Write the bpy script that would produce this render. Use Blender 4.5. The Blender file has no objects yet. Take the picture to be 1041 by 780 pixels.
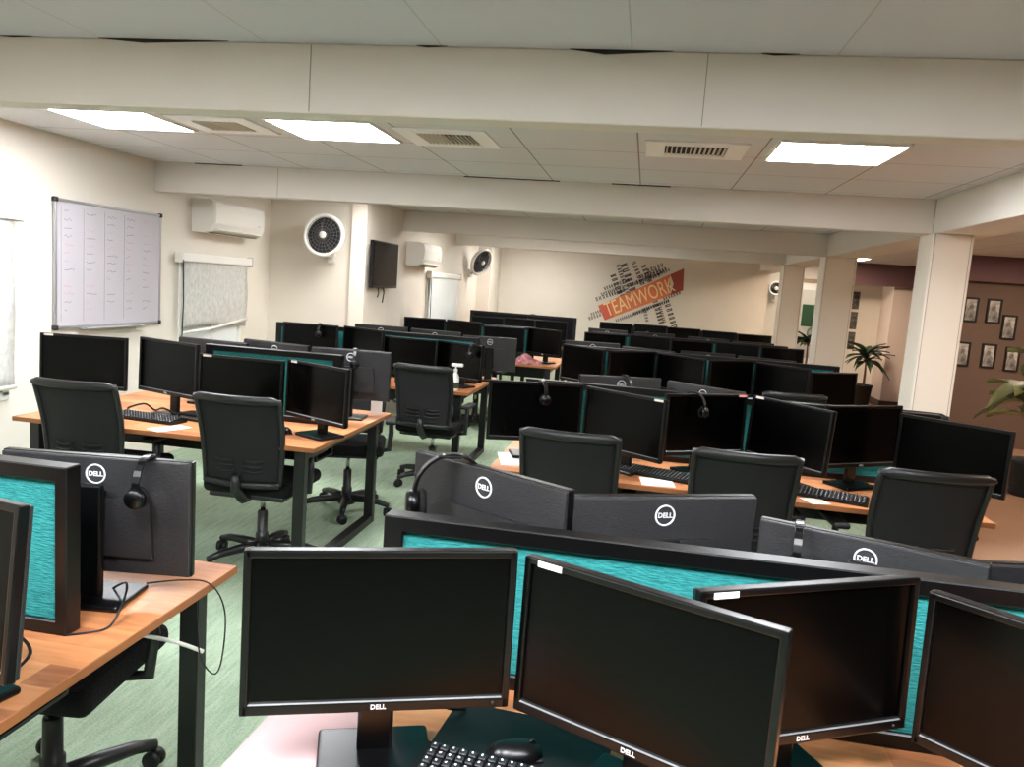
import bpy, bmesh, math, random
from mathutils import Vector, Matrix
random.seed(7)
S = bpy.context.scene
COL = S.collection
PI = math.pi

# ------------------------------------------------------------------ camera, world, exposure
cam_data = bpy.data.cameras.new('camera'); cam = bpy.data.objects.new('camera', cam_data); COL.objects.link(cam)
cam_data.sensor_fit = 'HORIZONTAL'; cam_data.sensor_width = 36.0; cam_data.lens = 36.0 * 805.0 / 1041.0
cam_data.clip_start = 0.05; cam_data.clip_end = 80
yaw, pitch, roll = 0.159287542, 0.123429317, 0.0707883696
cy_, sy_, cp_, sp_ = math.cos(yaw), math.sin(yaw), math.cos(pitch), math.sin(pitch)
fwd = Vector((-sy_ * cp_, cy_ * cp_, -sp_)); rgt = Vector((cy_, sy_, 0)); up = rgt.cross(fwd)
r2 = math.cos(roll) * rgt + math.sin(roll) * up; u2 = math.cos(roll) * up - math.sin(roll) * rgt
mw = Matrix((r2, u2, -fwd)).transposed().to_4x4(); mw.translation = Vector((0, 0, 1.64))
cam.matrix_world = mw
S.camera = cam
S.view_settings.view_transform = 'Standard'; S.view_settings.look = 'None'
S.view_settings.gamma = 1.0; S.view_settings.use_curve_mapping = False
S.view_settings.exposure = 3.0
w = bpy.data.worlds.new('world'); S.world = w; w.use_nodes = True
w.node_tree.nodes['Background'].inputs[0].default_value = (0.9, 0.95, 1, 1)
w.node_tree.nodes['Background'].inputs[1].default_value = 0.05
PANEL = 7.2       # radiance of the ceiling panels
PANEL_SIDE = 8.0
PANEL_FRONT = 9.5
PANEL_REAR = 4.6

# ------------------------------------------------------------------ materials
def lin(c):
    return tuple((x / 255 / 12.92) if x / 255 <= 0.04045 else ((x / 255 + 0.055) / 1.055) ** 2.4 for x in c)
MATS = {}
def mat(name, rgb, rough=0.5, metal=0.0, spec=0.5, var=0.0, scale=20.0, bump=0.0, stretch=(1, 1, 1), rgb2=None, detail=4.0, coat=0.0):
    m = bpy.data.materials.new(name); m.use_nodes = True; nt = m.node_tree; b = nt.nodes['Principled BSDF']
    c = lin(rgb) + (1,)
    b.inputs['Base Color'].default_value = c; b.inputs['Roughness'].default_value = rough; b.inputs['Metallic'].default_value = metal
    b.inputs['Specular IOR Level'].default_value = spec; b.inputs['Coat Weight'].default_value = coat
    tc = nt.nodes.new('ShaderNodeTexCoord'); mp = nt.nodes.new('ShaderNodeMapping'); mp.inputs['Scale'].default_value = stretch
    nz = nt.nodes.new('ShaderNodeTexNoise'); nz.inputs['Scale'].default_value = scale; nz.inputs['Detail'].default_value = detail
    nt.links.new(tc.outputs['Object'], mp.inputs[0]); nt.links.new(mp.outputs[0], nz.inputs['Vector'])
    if var > 0 or rgb2:
        r = nt.nodes.new('ShaderNodeValToRGB'); r.color_ramp.elements[0].position = 0.3; r.color_ramp.elements[1].position = 0.7
        lo = lin(rgb2) if rgb2 else tuple(x * (1 - var) for x in c[:3])
        hi = c[:3] if rgb2 else tuple(min(1, x * (1 + var)) for x in c[:3])
        r.color_ramp.elements[0].color = lo + (1,); r.color_ramp.elements[1].color = hi + (1,)
        nt.links.new(nz.outputs['Fac'], r.inputs[0]); nt.links.new(r.outputs[0], b.inputs['Base Color'])
    if bump > 0:
        bp = nt.nodes.new('ShaderNodeBump'); bp.inputs['Strength'].default_value = bump; bp.inputs['Distance'].default_value = 0.01
        nt.links.new(nz.outputs['Fac'], bp.inputs['Height']); nt.links.new(bp.outputs[0], b.inputs['Normal'])
    MATS[name] = m
    return m
def emis(name, rgb, strength):
    m = bpy.data.materials.new(name); m.use_nodes = True; nt = m.node_tree; nt.nodes.remove(nt.nodes['Principled BSDF'])
    e = nt.nodes.new('ShaderNodeEmission'); e.inputs[0].default_value = lin(rgb) + (1,); e.inputs[1].default_value = strength
    nt.links.new(e.outputs[0], nt.nodes['Material Output'].inputs[0]); MATS[name] = m
    return m

WALL = mat('cream_paint', (230, 223, 211), 0.75, spec=0.25, var=0.025, scale=2.2)
BEAM = mat('beam_paint', (226, 220, 212), 0.7, spec=0.25, var=0.02, scale=1.4)
COLM = mat('column_paint', (236, 227, 214), 0.6, spec=0.3, var=0.02, scale=2)
GROOVE = mat('dark_joint', (158, 150, 140), 0.9)
CRACK = mat('dark_gap', (40, 36, 32), 0.9)
BROWN = mat('brown_wall_paint', (104, 84, 74), 0.65, spec=0.3, var=0.06, scale=1.5)
MAROON = mat('maroon_paint', (104, 76, 80), 0.6, spec=0.3, var=0.05, scale=2)
PINKW = mat('pale_pink_paint', (226, 208, 196), 0.7, var=0.02, scale=2)
SKIRT = mat('dark_skirting', (70, 48, 38), 0.5)
TAN = mat('tan_floor', (158, 122, 98), 0.45, var=0.06, scale=3)
WHITE = mat('white_plastic', (238, 236, 230), 0.35)
OFFWH = mat('off_white_plastic', (226, 222, 212), 0.4)
PAPER = mat('white_paper', (240, 232, 226), 0.8, spec=0.2)
PINKP = mat('pinkish_paper', (194, 162, 162), 0.8, spec=0.2)
BLACKP = mat('black_plastic', (4, 4, 5), 0.3, spec=0.38)
BLACKM = mat('black_matte_plastic', (13, 13, 14), 0.55, spec=0.4)
BACKP = mat('textured_black_back', (27, 26, 29), 0.42, spec=0.5, bump=0.35, scale=60, stretch=(1, 1, 14), var=0.1)
SCREEN = mat('dark_screen', (2, 2, 2), 0.24, spec=0.14)
SILVER = mat('silver_print', (214, 214, 216), 0.35)
STEEL = mat('black_steel', (8, 8, 9), 0.42, spec=0.5)
CHROME = mat('chrome', (190, 190, 192), 0.2, metal=1.0)
TEAL = mat('teal_fabric', (54, 142, 140), 0.95, spec=0.1, rgb2=(36, 108, 110), scale=120, bump=0.5, stretch=(0.5, 1, 2.4), detail=6)
DARKFAB = mat('dark_fabric_panel', (30, 29, 32), 0.9, spec=0.15, var=0.15, scale=90, bump=0.3)
PFRAME = mat('black_panel_frame', (4, 4, 5), 0.36, spec=0.4)
MESHF = mat('black_mesh_fabric', (25, 25, 26), 0.7, spec=0.3, var=0.25, scale=160, bump=0.5, stretch=(1, 1, 3))
SEATF = mat('black_seat_fabric', (14, 14, 15), 0.85, spec=0.2, var=0.2, scale=120, bump=0.4)
CHPL = mat('charcoal_chair_plastic', (22, 22, 23), 0.4, spec=0.5)
EDGE = mat('desk_edge_band', (150, 92, 52), 0.45)
RUBBER = mat('grey_rubber', (36, 36, 37), 0.6)
KEYS = mat('black_keycaps', (26, 26, 28), 0.45)
LEAF = mat('dark_green_leaf', (44, 62, 38), 0.45, var=0.3, scale=9)
LEAFL = mat('pale_olive_leaf', (122, 128, 84), 0.5, var=0.2, scale=7)
STEM = mat('plant_stem', (112, 82, 58), 0.8)
SOIL = mat('potting_soil', (48, 36, 28), 0.95)
BOARD = mat('whiteboard_surface', (190, 186, 192), 0.3, var=0.02, scale=3)
ALU = mat('aluminium', (170, 170, 172), 0.35, metal=0.7)
INK = mat('pale_marker_ink', (122, 118, 140), 0.6)
INKR = mat('red_marker_ink', (214, 150, 160), 0.6)
GREEN = mat('green_notice', (34, 78, 50), 0.6)
FANB = mat('grey_fan_blade', (30, 30, 32), 0.4)
ORANGE = mat('orange_vinyl', (232, 132, 84), 0.6)
RED = mat('red_vinyl', (222, 104, 78), 0.6)
DKRED = mat('brick_red_vinyl', (164, 76, 62), 0.6)
CREAMV = mat('cream_vinyl', (255, 224, 170), 0.6)
BLKV = mat('black_vinyl', (40, 36, 36), 0.6)
GLASSW = mat('bright_frosted_glass', (236, 240, 242), 0.3)
PINKT = mat('pink_sticker', (236, 150, 150), 0.6)
CLOTH = mat('rose_pink_cloth', (206, 150, 152), 0.9, rgb2=(140, 70, 80), scale=22, bump=0.4)
SILV2 = mat('grey_print', (150, 148, 146), 0.5, rgb2=(60, 56, 54), scale=14, detail=2)
PORTR = mat('faded_monochrome_print', (206, 202, 196), 0.4, rgb2=(120, 114, 108), scale=16, detail=2)
POSTM = mat('black_poster_print', (120, 116, 110), 0.4, rgb2=(28, 26, 26), scale=26, detail=3)
LAMP = emis('lit_diffuser', (247, 250, 254), PANEL)
LAMP0 = emis('lit_front_diffuser', (247, 250, 254), PANEL_FRONT)
LAMP3 = emis('lit_rear_diffuser', (252, 250, 246), PANEL_REAR)
SIDE_FILL = emis('side_fill_diffuser', (255, 232, 205), PANEL_SIDE)

def wood():
    m = bpy.data.materials.new('orange_wood_laminate'); m.use_nodes = True; nt = m.node_tree; b = nt.nodes['Principled BSDF']
    b.inputs['Roughness'].default_value = 0.42; b.inputs['Specular IOR Level'].default_value = 0.4
    tc = nt.nodes.new('ShaderNodeTexCoord'); mp = nt.nodes.new('ShaderNodeMapping'); mp.inputs['Scale'].default_value = (1.6, 9, 1)
    n1 = nt.nodes.new('ShaderNodeTexNoise'); n1.inputs['Scale'].default_value = 3.0; n1.inputs['Detail'].default_value = 7; n1.inputs['Distortion'].default_value = 1.2
    br = nt.nodes.new('ShaderNodeTexBrick'); br.inputs['Scale'].default_value = 1.0; br.inputs['Mortar Size'].default_value = 0.0
    br.inputs['Brick Width'].default_value = 0.42; br.inputs['Row Height'].default_value = 0.09
    br.inputs['Color1'].default_value = (0, 0, 0, 1); br.inputs['Color2'].default_value = (1, 1, 1, 1)
    mx = nt.nodes.new('ShaderNodeMix'); mx.data_type = 'FLOAT'; mx.inputs[0].default_value = 0.38
    r = nt.nodes.new('ShaderNodeValToRGB'); e = r.color_ramp.elements
    e[0].position = 0.22; e[0].color = lin((146, 88, 58)) + (1,); e[1].position = 0.8; e[1].color = lin((216, 152, 104)) + (1,)
    k = r.color_ramp.elements.new(0.5); k.color = lin((194, 127, 82)) + (1,)
    L = nt.links.new
    L(tc.outputs['Object'], mp.inputs[0]); L(mp.outputs[0], n1.inputs['Vector']); L(tc.outputs['Object'], br.inputs['Vector'])
    L(n1.outputs['Fac'], mx.inputs[2]); L(br.outputs['Color'], mx.inputs[3]); L(mx.outputs[0], r.inputs[0]); L(r.outputs[0], b.inputs['Base Color'])
    return m
WOOD = wood()
def carpet():
    m = bpy.data.materials.new('green_carpet'); m.use_nodes = True; nt = m.node_tree; b = nt.nodes['Principled BSDF']
    b.inputs['Roughness'].default_value = 0.95; b.inputs['Specular IOR Level'].default_value = 0.1
    tc = nt.nodes.new('ShaderNodeTexCoord'); L = nt.links.new
    mp = nt.nodes.new('ShaderNodeMapping'); mp.inputs['Rotation'].default_value = (0, 0, 0.35); mp.inputs['Scale'].default_value = (26, 3.2, 1)
    n1 = nt.nodes.new('ShaderNodeTexNoise'); n1.inputs['Scale'].default_value = 1.6; n1.inputs['Detail'].default_value = 8; n1.inputs['Roughness'].default_value = 0.7
    n2 = nt.nodes.new('ShaderNodeTexNoise'); n2.inputs['Scale'].default_value = 130; n2.inputs['Detail'].default_value = 3
    mx = nt.nodes.new('ShaderNodeMix'); mx.data_type = 'FLOAT'; mx.inputs[0].default_value = 0.4
    r = nt.nodes.new('ShaderNodeValToRGB'); e = r.color_ramp.elements
    e[0].position = 0.3; e[0].color = lin((124, 150, 124)) + (1,); e[1].position = 0.68; e[1].color = lin((188, 204, 180)) + (1,)
    bp = nt.nodes.new('ShaderNodeBump'); bp.inputs['Strength'].default_value = 0.5; bp.inputs['Distance'].default_value = 0.01
    L(tc.outputs['Object'], mp.inputs[0]); L(mp.outputs[0], n1.inputs['Vector']); L(tc.outputs['Object'], n2.inputs['Vector'])
    L(n1.outputs['Fac'], mx.inputs[2]); L(n2.outputs['Fac'], mx.inputs[3]); L(mx.outputs[0], r.inputs[0]); L(r.outputs[0], b.inputs['Base Color'])
    L(mx.outputs[0], bp.inputs['Height']); L(bp.outputs[0], b.inputs['Normal'])
    return m
CARPET = carpet()
def tiles(name, x0, px, y0, py, gap=0.009, base=(218, 218, 222), line=(146, 140, 132)):
    m = bpy.data.materials.new(name); m.use_nodes = True; nt = m.node_tree; b = nt.nodes['Principled BSDF']; L = nt.links.new
    b.inputs['Roughness'].default_value = 0.8; b.inputs['Specular IOR Level'].default_value = 0.2
    tc = nt.nodes.new('ShaderNodeTexCoord'); sp = nt.nodes.new('ShaderNodeSeparateXYZ'); L(tc.outputs['Object'], sp.inputs[0])
    def M(op, a, v):
        n = nt.nodes.new('ShaderNodeMath'); n.operation = op; L(a, n.inputs[0])
        if isinstance(v, float): n.inputs[1].default_value = v
        else: L(v, n.inputs[1])
        return n.outputs[0]
    gx = M('LESS_THAN', M('FRACT', M('DIVIDE', M('SUBTRACT', sp.outputs[0], x0), px), 0.0), gap / px)
    gy = M('LESS_THAN', M('FRACT', M('DIVIDE', M('SUBTRACT', sp.outputs[1], y0), py), 0.0), gap / py)
    g = M('MAXIMUM', gx, gy)
    nz = nt.nodes.new('ShaderNodeTexNoise'); nz.inputs['Scale'].default_value = 1.3; L(tc.outputs['Object'], nz.inputs['Vector'])
    r = nt.nodes.new('ShaderNodeValToRGB'); c = lin(base)
    r.color_ramp.elements[0].color = tuple(x * 0.93 for x in c) + (1,); r.color_ramp.elements[1].color = c + (1,); L(nz.outputs['Fac'], r.inputs[0])
    mx = nt.nodes.new('ShaderNodeMix'); mx.data_type = 'RGBA'; L(g, mx.inputs[0]); L(r.outputs[0], mx.inputs[6]); mx.inputs[7].default_value = lin(line) + (1,)
    L(mx.outputs[2], b.inputs['Base Color'])
    return m
CEIL = tiles('ceiling_tiles', -3.3, 0.636, 3.98, 0.6)
CEILF = tiles('large_ceiling_boards', -3.3, 0.636, -3.0, 2.4, 0.005, (204, 206, 216), (182, 178, 174))
def blindmat():
    m = mat('patterned_blind_fabric', (214, 214, 208), 0.8, spec=0.2, rgb2=(186, 188, 184), scale=38, detail=5, stretch=(1, 1, 0.6))
    return m
BLIND = blindmat()

# ------------------------------------------------------------------ mesh builder
class MB:
    def __init__(s): s.bm = bmesh.new(); s.mi = 0
    def _mark(s, faces):
        for f in faces: f.material_index = s.mi
    def box(s, c, d, bev=0.0, rot=None, seg=2):
        g = bmesh.ops.create_cube(s.bm, size=1.0); vs = g['verts']
        R = rot.to_4x4() if rot else Matrix()
        bmesh.ops.transform(s.bm, matrix=Matrix.Translation(c) @ R @ Matrix.Diagonal((d[0], d[1], d[2], 1)), verts=vs)
        fs = list({f for v in vs for f in v.link_faces}); s._mark(fs)
        if bev > 0:
            es = list({e for v in vs for e in v.link_edges})
            r = bmesh.ops.bevel(s.bm, geom=es, offset=bev, segments=seg, affect='EDGES', profile=0.5)
            s._mark(r['faces'])
        return s
    def tube(s, pts, r, n=8, closed=False, caps=True):
        pts = [Vector(p) for p in pts]; rs = r if isinstance(r, (list, tuple)) else [r] * len(pts); N = len(pts)
        rings = []; prev = None
        for i, p in enumerate(pts):
            a = pts[(i - 1) % N] if (i > 0 or closed) else p; b = pts[(i + 1) % N] if (i < N - 1 or closed) else p
            t = (b - a).normalized()
            if prev is None:
                ref = Vector((0, 0, 1)) if abs(t.z) < 0.9 else Vector((1, 0, 0)); u = t.cross(ref).normalized()
            else:
                u = (prev - t * prev.dot(t)).normalized()
            prev = u; v = t.cross(u)
            rings.append([s.bm.verts.new(p + rs[i] * (math.cos(2 * PI * k / n) * u + math.sin(2 * PI * k / n) * v)) for k in range(n)])
        for i in range(N if closed else N - 1):
            A, B = rings[i], rings[(i + 1) % N]
            for k in range(n):
                f = s.bm.faces.new((A[k], A[(k + 1) % n], B[(k + 1) % n], B[k])); f.material_index = s.mi; f.smooth = True
        if caps and not closed:
            for R in (rings[0][::-1], rings[-1]):
                f = s.bm.faces.new(R); f.material_index = s.mi
        return s
    def lathe(s, prof, c=(0, 0, 0), n=20, axis='Z', cap=True):
        c = Vector(c); rings = []
        for (r, z) in prof:
            ring = []
            for k in range(n):
                a = 2 * PI * k / n; x, y = r * math.cos(a), r * math.sin(a)
                p = Vector((x, y, z)) if axis == 'Z' else (Vector((x, z, y)) if axis == 'Y' else Vector((z, x, y)))
                ring.append(s.bm.verts.new(c + p))
            rings.append(ring)
        for A, B in zip(rings, rings[1:]):
            for k in range(n):
                f = s.bm.faces.new((A[k], A[(k + 1) % n], B[(k + 1) % n], B[k])); f.material_index = s.mi; f.smooth = True
        if cap:
            for R, q in ((rings[0], prof[0]), (rings[-1], prof[-1])):
                if q[0] > 1e-5:
                    f = s.bm.faces.new(R); f.material_index = s.mi
        return s
    def grid(s, fn, nu, nv, thick=0.0):
        """surface fn(u,v)->(front point), u,v in 0..1; closed slab when thick (offset along fn's third value)"""
        V = [[s.bm.verts.new(fn(i / nu, j / nv)) for j in range(nv + 1)] for i in range(nu + 1)]
        fs = []
        for i in range(nu):
            for j in range(nv):
                f = s.bm.faces.new((V[i][j], V[i + 1][j], V[i + 1][j + 1], V[i][j + 1])); f.material_index = s.mi; f.smooth = True; fs.append(f)
        if thick:
            s.bm.normal_update()
            r = bmesh.ops.solidify(s.bm, geom=fs, thickness=thick)
        return s
    def prism(s, poly, z0, z1, axis='Z'):
        def P(p, z): return Vector((p[0], p[1], z)) if axis == 'Z' else (Vector((p[0], z, p[1])) if axis == 'Y' else Vector((z, p[0], p[1])))
        A = [s.bm.verts.new(P(p, z0)) for p in poly]; B = [s.bm.verts.new(P(p, z1)) for p in poly]; n = len(poly)
        fs = [s.bm.faces.new(A[::-1]), s.bm.faces.new(B)]
        for k in range(n): fs.append(s.bm.faces.new((A[k], A[(k + 1) % n], B[(k + 1) % n], B[k])))
        s._mark(fs)
        return s
    def add(s, me, M=None):
        n0 = len(s.bm.faces); v0 = len(s.bm.verts); s.bm.from_mesh(me); s.bm.verts.ensure_lookup_table(); s.bm.faces.ensure_lookup_table()
        if M: bmesh.ops.transform(s.bm, matrix=M, verts=s.bm.verts[v0:])
        s._mark(s.bm.faces[n0:])
        return s
    def mesh(s, name, mats):
        bmesh.ops.recalc_face_normals(s.bm, faces=s.bm.faces)
        me = bpy.data.meshes.new(name); s.bm.to_mesh(me); s.bm.free()
        for m in (mats if isinstance(mats, (list, tuple)) else [mats]): me.materials.append(m)
        return me
def text_mesh(t, size, extrude=0.0006, name='text', bold=0.0):
    cu = bpy.data.curves.new(name, 'FONT'); cu.body = t; cu.size = size; cu.extrude = extrude; cu.align_x = 'CENTER'; cu.align_y = 'CENTER'; cu.resolution_u = 3
    cu.offset = bold
    o = bpy.data.objects.new('tmp_text', cu); COL.objects.link(o); bpy.context.view_layer.update()
    me = bpy.data.meshes.new_from_object(o.evaluated_get(bpy.context.evaluated_depsgraph_get()))
    bpy.data.objects.remove(o); bpy.data.curves.remove(cu)
    return me
def RZ(a): return Matrix.Rotation(a, 3, 'Z')
def RX(a): return Matrix.Rotation(a, 3, 'X')
def RY(a): return Matrix.Rotation(a, 3, 'Y')

# ------------------------------------------------------------------ object helpers
def link(name, me, parent=None, loc=(0, 0, 0), rot=(0, 0, 0)):
    o = bpy.data.objects.new(name, me); COL.objects.link(o); o.parent = parent; o.location = loc; o.rotation_euler = rot
    return o
def tag(o, label, cat, group=None):
    o['label'] = label; o['category'] = cat
    if group: o['group'] = group
    return o
def thing(name, label, cat, loc=(0, 0, 0), rz=0.0, group=None):
    o = bpy.data.objects.new(name, None); o.empty_display_size = 0.1; COL.objects.link(o); o.location = loc; o.rotation_euler = (0, 0, rz)
    return tag(o, label, cat, group)
def struct(name, me, parent=None):
    o = link(name, me, parent)
    if parent is None: o['kind'] = 'structure'
    return o
def sbox(name, x0, x1, y0, y1, z0, z1, m, bev=0.0):
    return struct(name, MB().box(((x0 + x1) / 2, (y0 + y1) / 2, (z0 + z1) / 2), (x1 - x0, y1 - y0, z1 - z0), bev).mesh(name, m))
def copy_tree(o, parent=None):
    c = o.copy(); COL.objects.link(c)
    if parent: c.parent = parent
    for ch in list(o.children): copy_tree(ch, c)
    return c

# ================================================================== ROOM
ZC = 2.42
sbox('floor', -4.1, 1.95, -2.7, 16.2, -0.1, 0.0, CARPET)
sbox('floor_side', 1.95, 7.2, -2.7, 16.2, -0.1, 0.0, TAN)
sbox('wall_left', -4.1, -3.95, -2.7, 7.9, 0, ZC, WALL)
sbox('wall_left_return', -4.1, -2.89, 7.9, 8.55, 0, ZC, WALL)
sbox('wall_left_rear', -3.1, -2.89, 8.55, 14.3, 0, ZC, WALL)
sbox('pillar', -3.03, -2.87, 7.84, 8.56, 0, ZC, COLM)
sbox('pillar', -2.89, -2.66, 13.4, 14.3, 0, ZC, COLM)
sbox('wall_far', -3.1, 2.05, 14.3, 14.5, 0, ZC, WALL)
sbox('wall_far_side', 1.9, 7.2, 16.0, 16.2, 0, ZC, WALL)
sbox('pillar', 4.1, 4.45, 14.35, 15.9, 0, ZC, PINKW)
sbox('baseboard_side', 4.08, 4.47, 14.33, 15.9, 0, 0.12, SKIRT)
sbox('wall_side_posters', 3.3, 4.12, 15.0, 15.12, 0, ZC, WALL)
sbox('wall_brown', 3.75, 7.2, 11.0, 11.15, 0, ZC, BROWN)
sbox('beam', 3.7, 7.2, 10.86, 11.0, 2.1, ZC, MAROON)
sbox('beam', 3.3, 4.75, 14.2, 14.34, 2.06, ZC, MAROON)
sbox('wall_right', 7.2, 7.35, -2.7, 16.2, 0, ZC, BROWN)
sbox('wall_back', -4.1, 7.35, -2.85, -2.7, 0, ZC, mat('warm_brown_back_wall', (120, 78, 58), 0.7))
sbox('ceiling', -4.1, 7.35, 2.72, 16.2, ZC, ZC + 0.1, CEIL)
sbox('ceiling_front', -4.1, 7.35, -2.85, 2.72, ZC, ZC + 0.1, CEILF)
ZB = 2.186
def beam(y, x0, x1, th=0.12, joints=()):
    b = MB(); b.box(((x0 + x1) / 2, y + th / 2, (ZB + ZC) / 2), (x1 - x0, th, ZC - ZB), 0.004, seg=1)
    b.mi = 1
    for j in joints: b.box((j, y - 0.0006, (ZB + ZC) / 2), (0.003, 0.0025, ZC - ZB - 0.01))
    return struct('beam', b.mesh('beam', [BEAM, GROOVE]))
beam(2.70, -3.95, 7.2, joints=(-1.22, 0.125))
beam(5.90, -3.95, 1.9, joints=(-2.9,))
beam(9.12, -2.89, 1.9); beam(11.75, -2.89, 1.9)
b = MB(); b.box((2.06, 9.45, (ZB + ZC) / 2), (0.36, 13.4, ZC - ZB), 0.004, seg=1)
b.mi = 1; b.box((1.879, 5.885, (ZB + ZC) / 2), (0.003, 0.006, ZC - ZB))
struct('beam', b.mesh('beam_side', [BEAM, GROOVE]))
for (y, x1) in ((5.80, 2.12), (9.08, 2.19), (11.72, 2.15)):
    b = MB(); b.box(((1.86 + x1) / 2, y + 0.14, ZB / 2), (x1 - 1.86, 0.28, ZB), 0.008)
    b.mi = 1; b.box((1.874, y - 0.0005, ZB / 2), (0.0035, 0.003, ZB - 0.01)); b.box((x1 - 0.02, y - 0.0005, ZB / 2), (0.003, 0.003, ZB - 0.01))
    struct('pillar', b.mesh('pillar', [COLM, GROOVE]))
# dark gaps where the boards have parted from the beam
for i, (x0, x1, t) in enumerate(((-2.05, -1.5, 0.012), (-2.45, -2.28, 0.004), (-0.85, -0.72, 0.005), (-0.33, 0.03, 0.014), (0.28, 0.42, 0.005))):
    xm = x0 + (x1 - x0) * 0.35
    me = MB().prism([(x0, ZC + 0.001), (xm, ZC - t), (x1, ZC + 0.001)], 2.692, 2.7005, 'Y').mesh('trim_crack', CRACK)
    struct('trim_%d' % (i + 1), me)
for i, (x0, x1) in enumerate(((-1.42, -0.7), (-0.32, 0.1), (-3.6, -3.2))):
    struct('trim_%d' % (i + 6), MB().box(((x0 + x1) / 2, 5.897, ZC - 0.003), (x1 - x0, 0.006, 0.008)).mesh('trim_crack', CRACK))

# windows on the left wall (closed behind roller blinds) with a frame
def window(n, x, y0, y1, z0, z1):
    w_ = MB(); w_.box((x + 0.004, (y0 + y1) / 2, (z0 + z1) / 2), (0.008, y1 - y0, z1 - z0)); o = struct('window_%d' % n, w_.mesh('window_glass', GLASSW))
    f = MB()
    for (yy, zz, dy, dz) in (((y0 + y1) / 2, z0, y1 - y0 + .06, .05), ((y0 + y1) / 2, z1, y1 - y0 + .06, .05), (y0, (z0 + z1) / 2, .05, z1 - z0), (y1, (z0 + z1) / 2, .05, z1 - z0), ((y0 + y1) / 2, (z0 + z1) / 2, .03, z1 - z0)):
        f.box((x + 0.012, yy, zz), (0.024, dy, dz), 0.003, seg=1)
    link('window_frame', f.mesh('window_frame', WHITE), o)
window(1, -3.95, 3.1, 4.36, 0.72, 1.86)
window(2, -3.95, 6.28, 7.28, 0.72, 1.62)
window(3, -2.89, 10.3, 11.75, 0.72, 1.62)
def roller_blind(label, x, y0, y1, zt, zb, sag=0.0, chain=True, fab=BLIND):
    t = thing('roller_blind', label, 'blind', (x, (y0 + y1) / 2, zt), 0, None)
    L_ = y1 - y0
    link('cassette', MB().box((0.03, 0, 0), (0.06, L_ + 0.04, 0.075), 0.012).mesh('cassette', WHITE), t)
    for s in (-1, 1): link('end_bracket', MB().box((0.032, s * (L_ / 2 + 0.03), 0), (0.07, 0.018, 0.095), 0.006).mesh('end_bracket', OFFWH), t)
    h = zt - zb
    link('blind_fabric', MB().grid(lambda u, v: Vector((0.03 + 0.006 * math.sin(v * 9 + u * 3), (u - 0.5) * L_ * 0.97, -v * (h - sag * (0.5 - abs(u - 0.35))))), 16, 14, 0.0015).mesh('blind_fabric', fab), t)
    link('bottom_bar', MB().tube([(0.033, -L_ * 0.485, -h - 0.5 * sag), (0.04, -0.1 * L_, -h - 0.1 * sag), (0.035, L_ * 0.485, -h + sag)], 0.014, 8).mesh('bottom_bar', WHITE), t)
    if chain: link('pull_chain', MB().tube([(0.06, -L_ / 2 - 0.012, -0.02), (0.07, -L_ / 2 - 0.015, -h * 0.6), (0.06, -L_ / 2 - 0.012, -h - 0.05)], 0.005, 6).mesh('pull_chain', BLACKM), t)
    return t
roller_blind('pale patterned roller blind at the left picture edge, left of the whiteboard', -3.925, 3.05, 4.42, 1.86, 0.78, 0.0, False)
roller_blind('pale patterned roller blind below the air conditioner, its bottom bar hanging askew', -3.925, 6.2, 7.36, 1.68, 1.06, 0.06)
roller_blind('plain white roller blind on the rear left wall beyond the television', -2.865, 10.2, 11.85, 1.70, 0.85, 0.0, True, GLASSW)

# door with glass and a green notice in the side zone
d = struct('door_1', MB().box((3.05, 15.97, 1.06), (0.46, 0.05, 2.06), 0.004).mesh('door_leaf', WHITE))
f = MB()
for (x, z, dx, dz) in ((2.8, 1.06, .06, 2.12), (3.3, 1.06, .06, 2.12), (3.05, 2.12, .56, .07)): f.box((x, 15.96, z), (dx, 0.09, dz), 0.004, seg=1)
link('door_frame', f.mesh('door_frame', mat('tan_wood_frame', (150, 128, 108), 0.5)), d)
link('door_pane', MB().box((3.05, 15.94, 1.3), (0.3, 0.012, 1.3), 0.003).mesh('door_pane', mat('pale_glazing', (206, 206, 200), 0.15)), d)
link('door_handle', MB().tube([(3.22, 15.94, 1.0), (3.22, 15.89, 1.0), (3.13, 15.89, 1.0)], 0.009, 8).mesh('door_handle', CHROME), d)
nt_ = link('notice', MB().box((0, 0, 0), (0.22, 0.004, 0.42), 0.001).mesh('notice', GREEN), None, (3.06, 15.928, 1.46))
tag(nt_, 'green rectangular notice stuck on the glass of the distant white door', 'notice')

# ------------------------------------------------------------------ ceiling lights and vents
def ceiling_light(x, y, label, m=LAMP, sx=0.6, sy=0.56):
    t = thing('ceiling_light', label, 'ceiling light', (x, y, ZC), 0, 'square ceiling panel lights')
    link('diffuser', MB().box((0, 0, -0.006), (sx - 0.03, sy - 0.03, 0.01)).mesh('diffuser', m), t)
    f = MB()
    for s in (-1, 1):
        f.box((s * (sx / 2 - 0.008), 0, -0.006), (0.016, sy, 0.014), 0.002, seg=1); f.box((0, s * (sy / 2 - 0.008), -0.006), (sx - 0.032, 0.016, 0.014), 0.002, seg=1)
    link('light_frame', f.mesh('light_frame', WHITE), t)
ceiling_light(-3.01, 4.19, 'lit square ceiling panel nearest the whiteboard, leftmost of three between the beams')
ceiling_light(-1.77, 4.27, 'lit square ceiling panel in the middle, between the two left vents')
ceiling_light(0.86, 4.33, 'lit square ceiling panel near the right column, right of the vents')
for x in (-2.2, -1.0, 0.2, 1.2): ceiling_light(x, 0.55, 'lit square ceiling panel overhead, in front of the nearest beam', LAMP0)
for x in (-2.5, -0.9): ceiling_light(x, 7.2, 'lit square ceiling panel behind the second beam', LAMP3)
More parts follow.
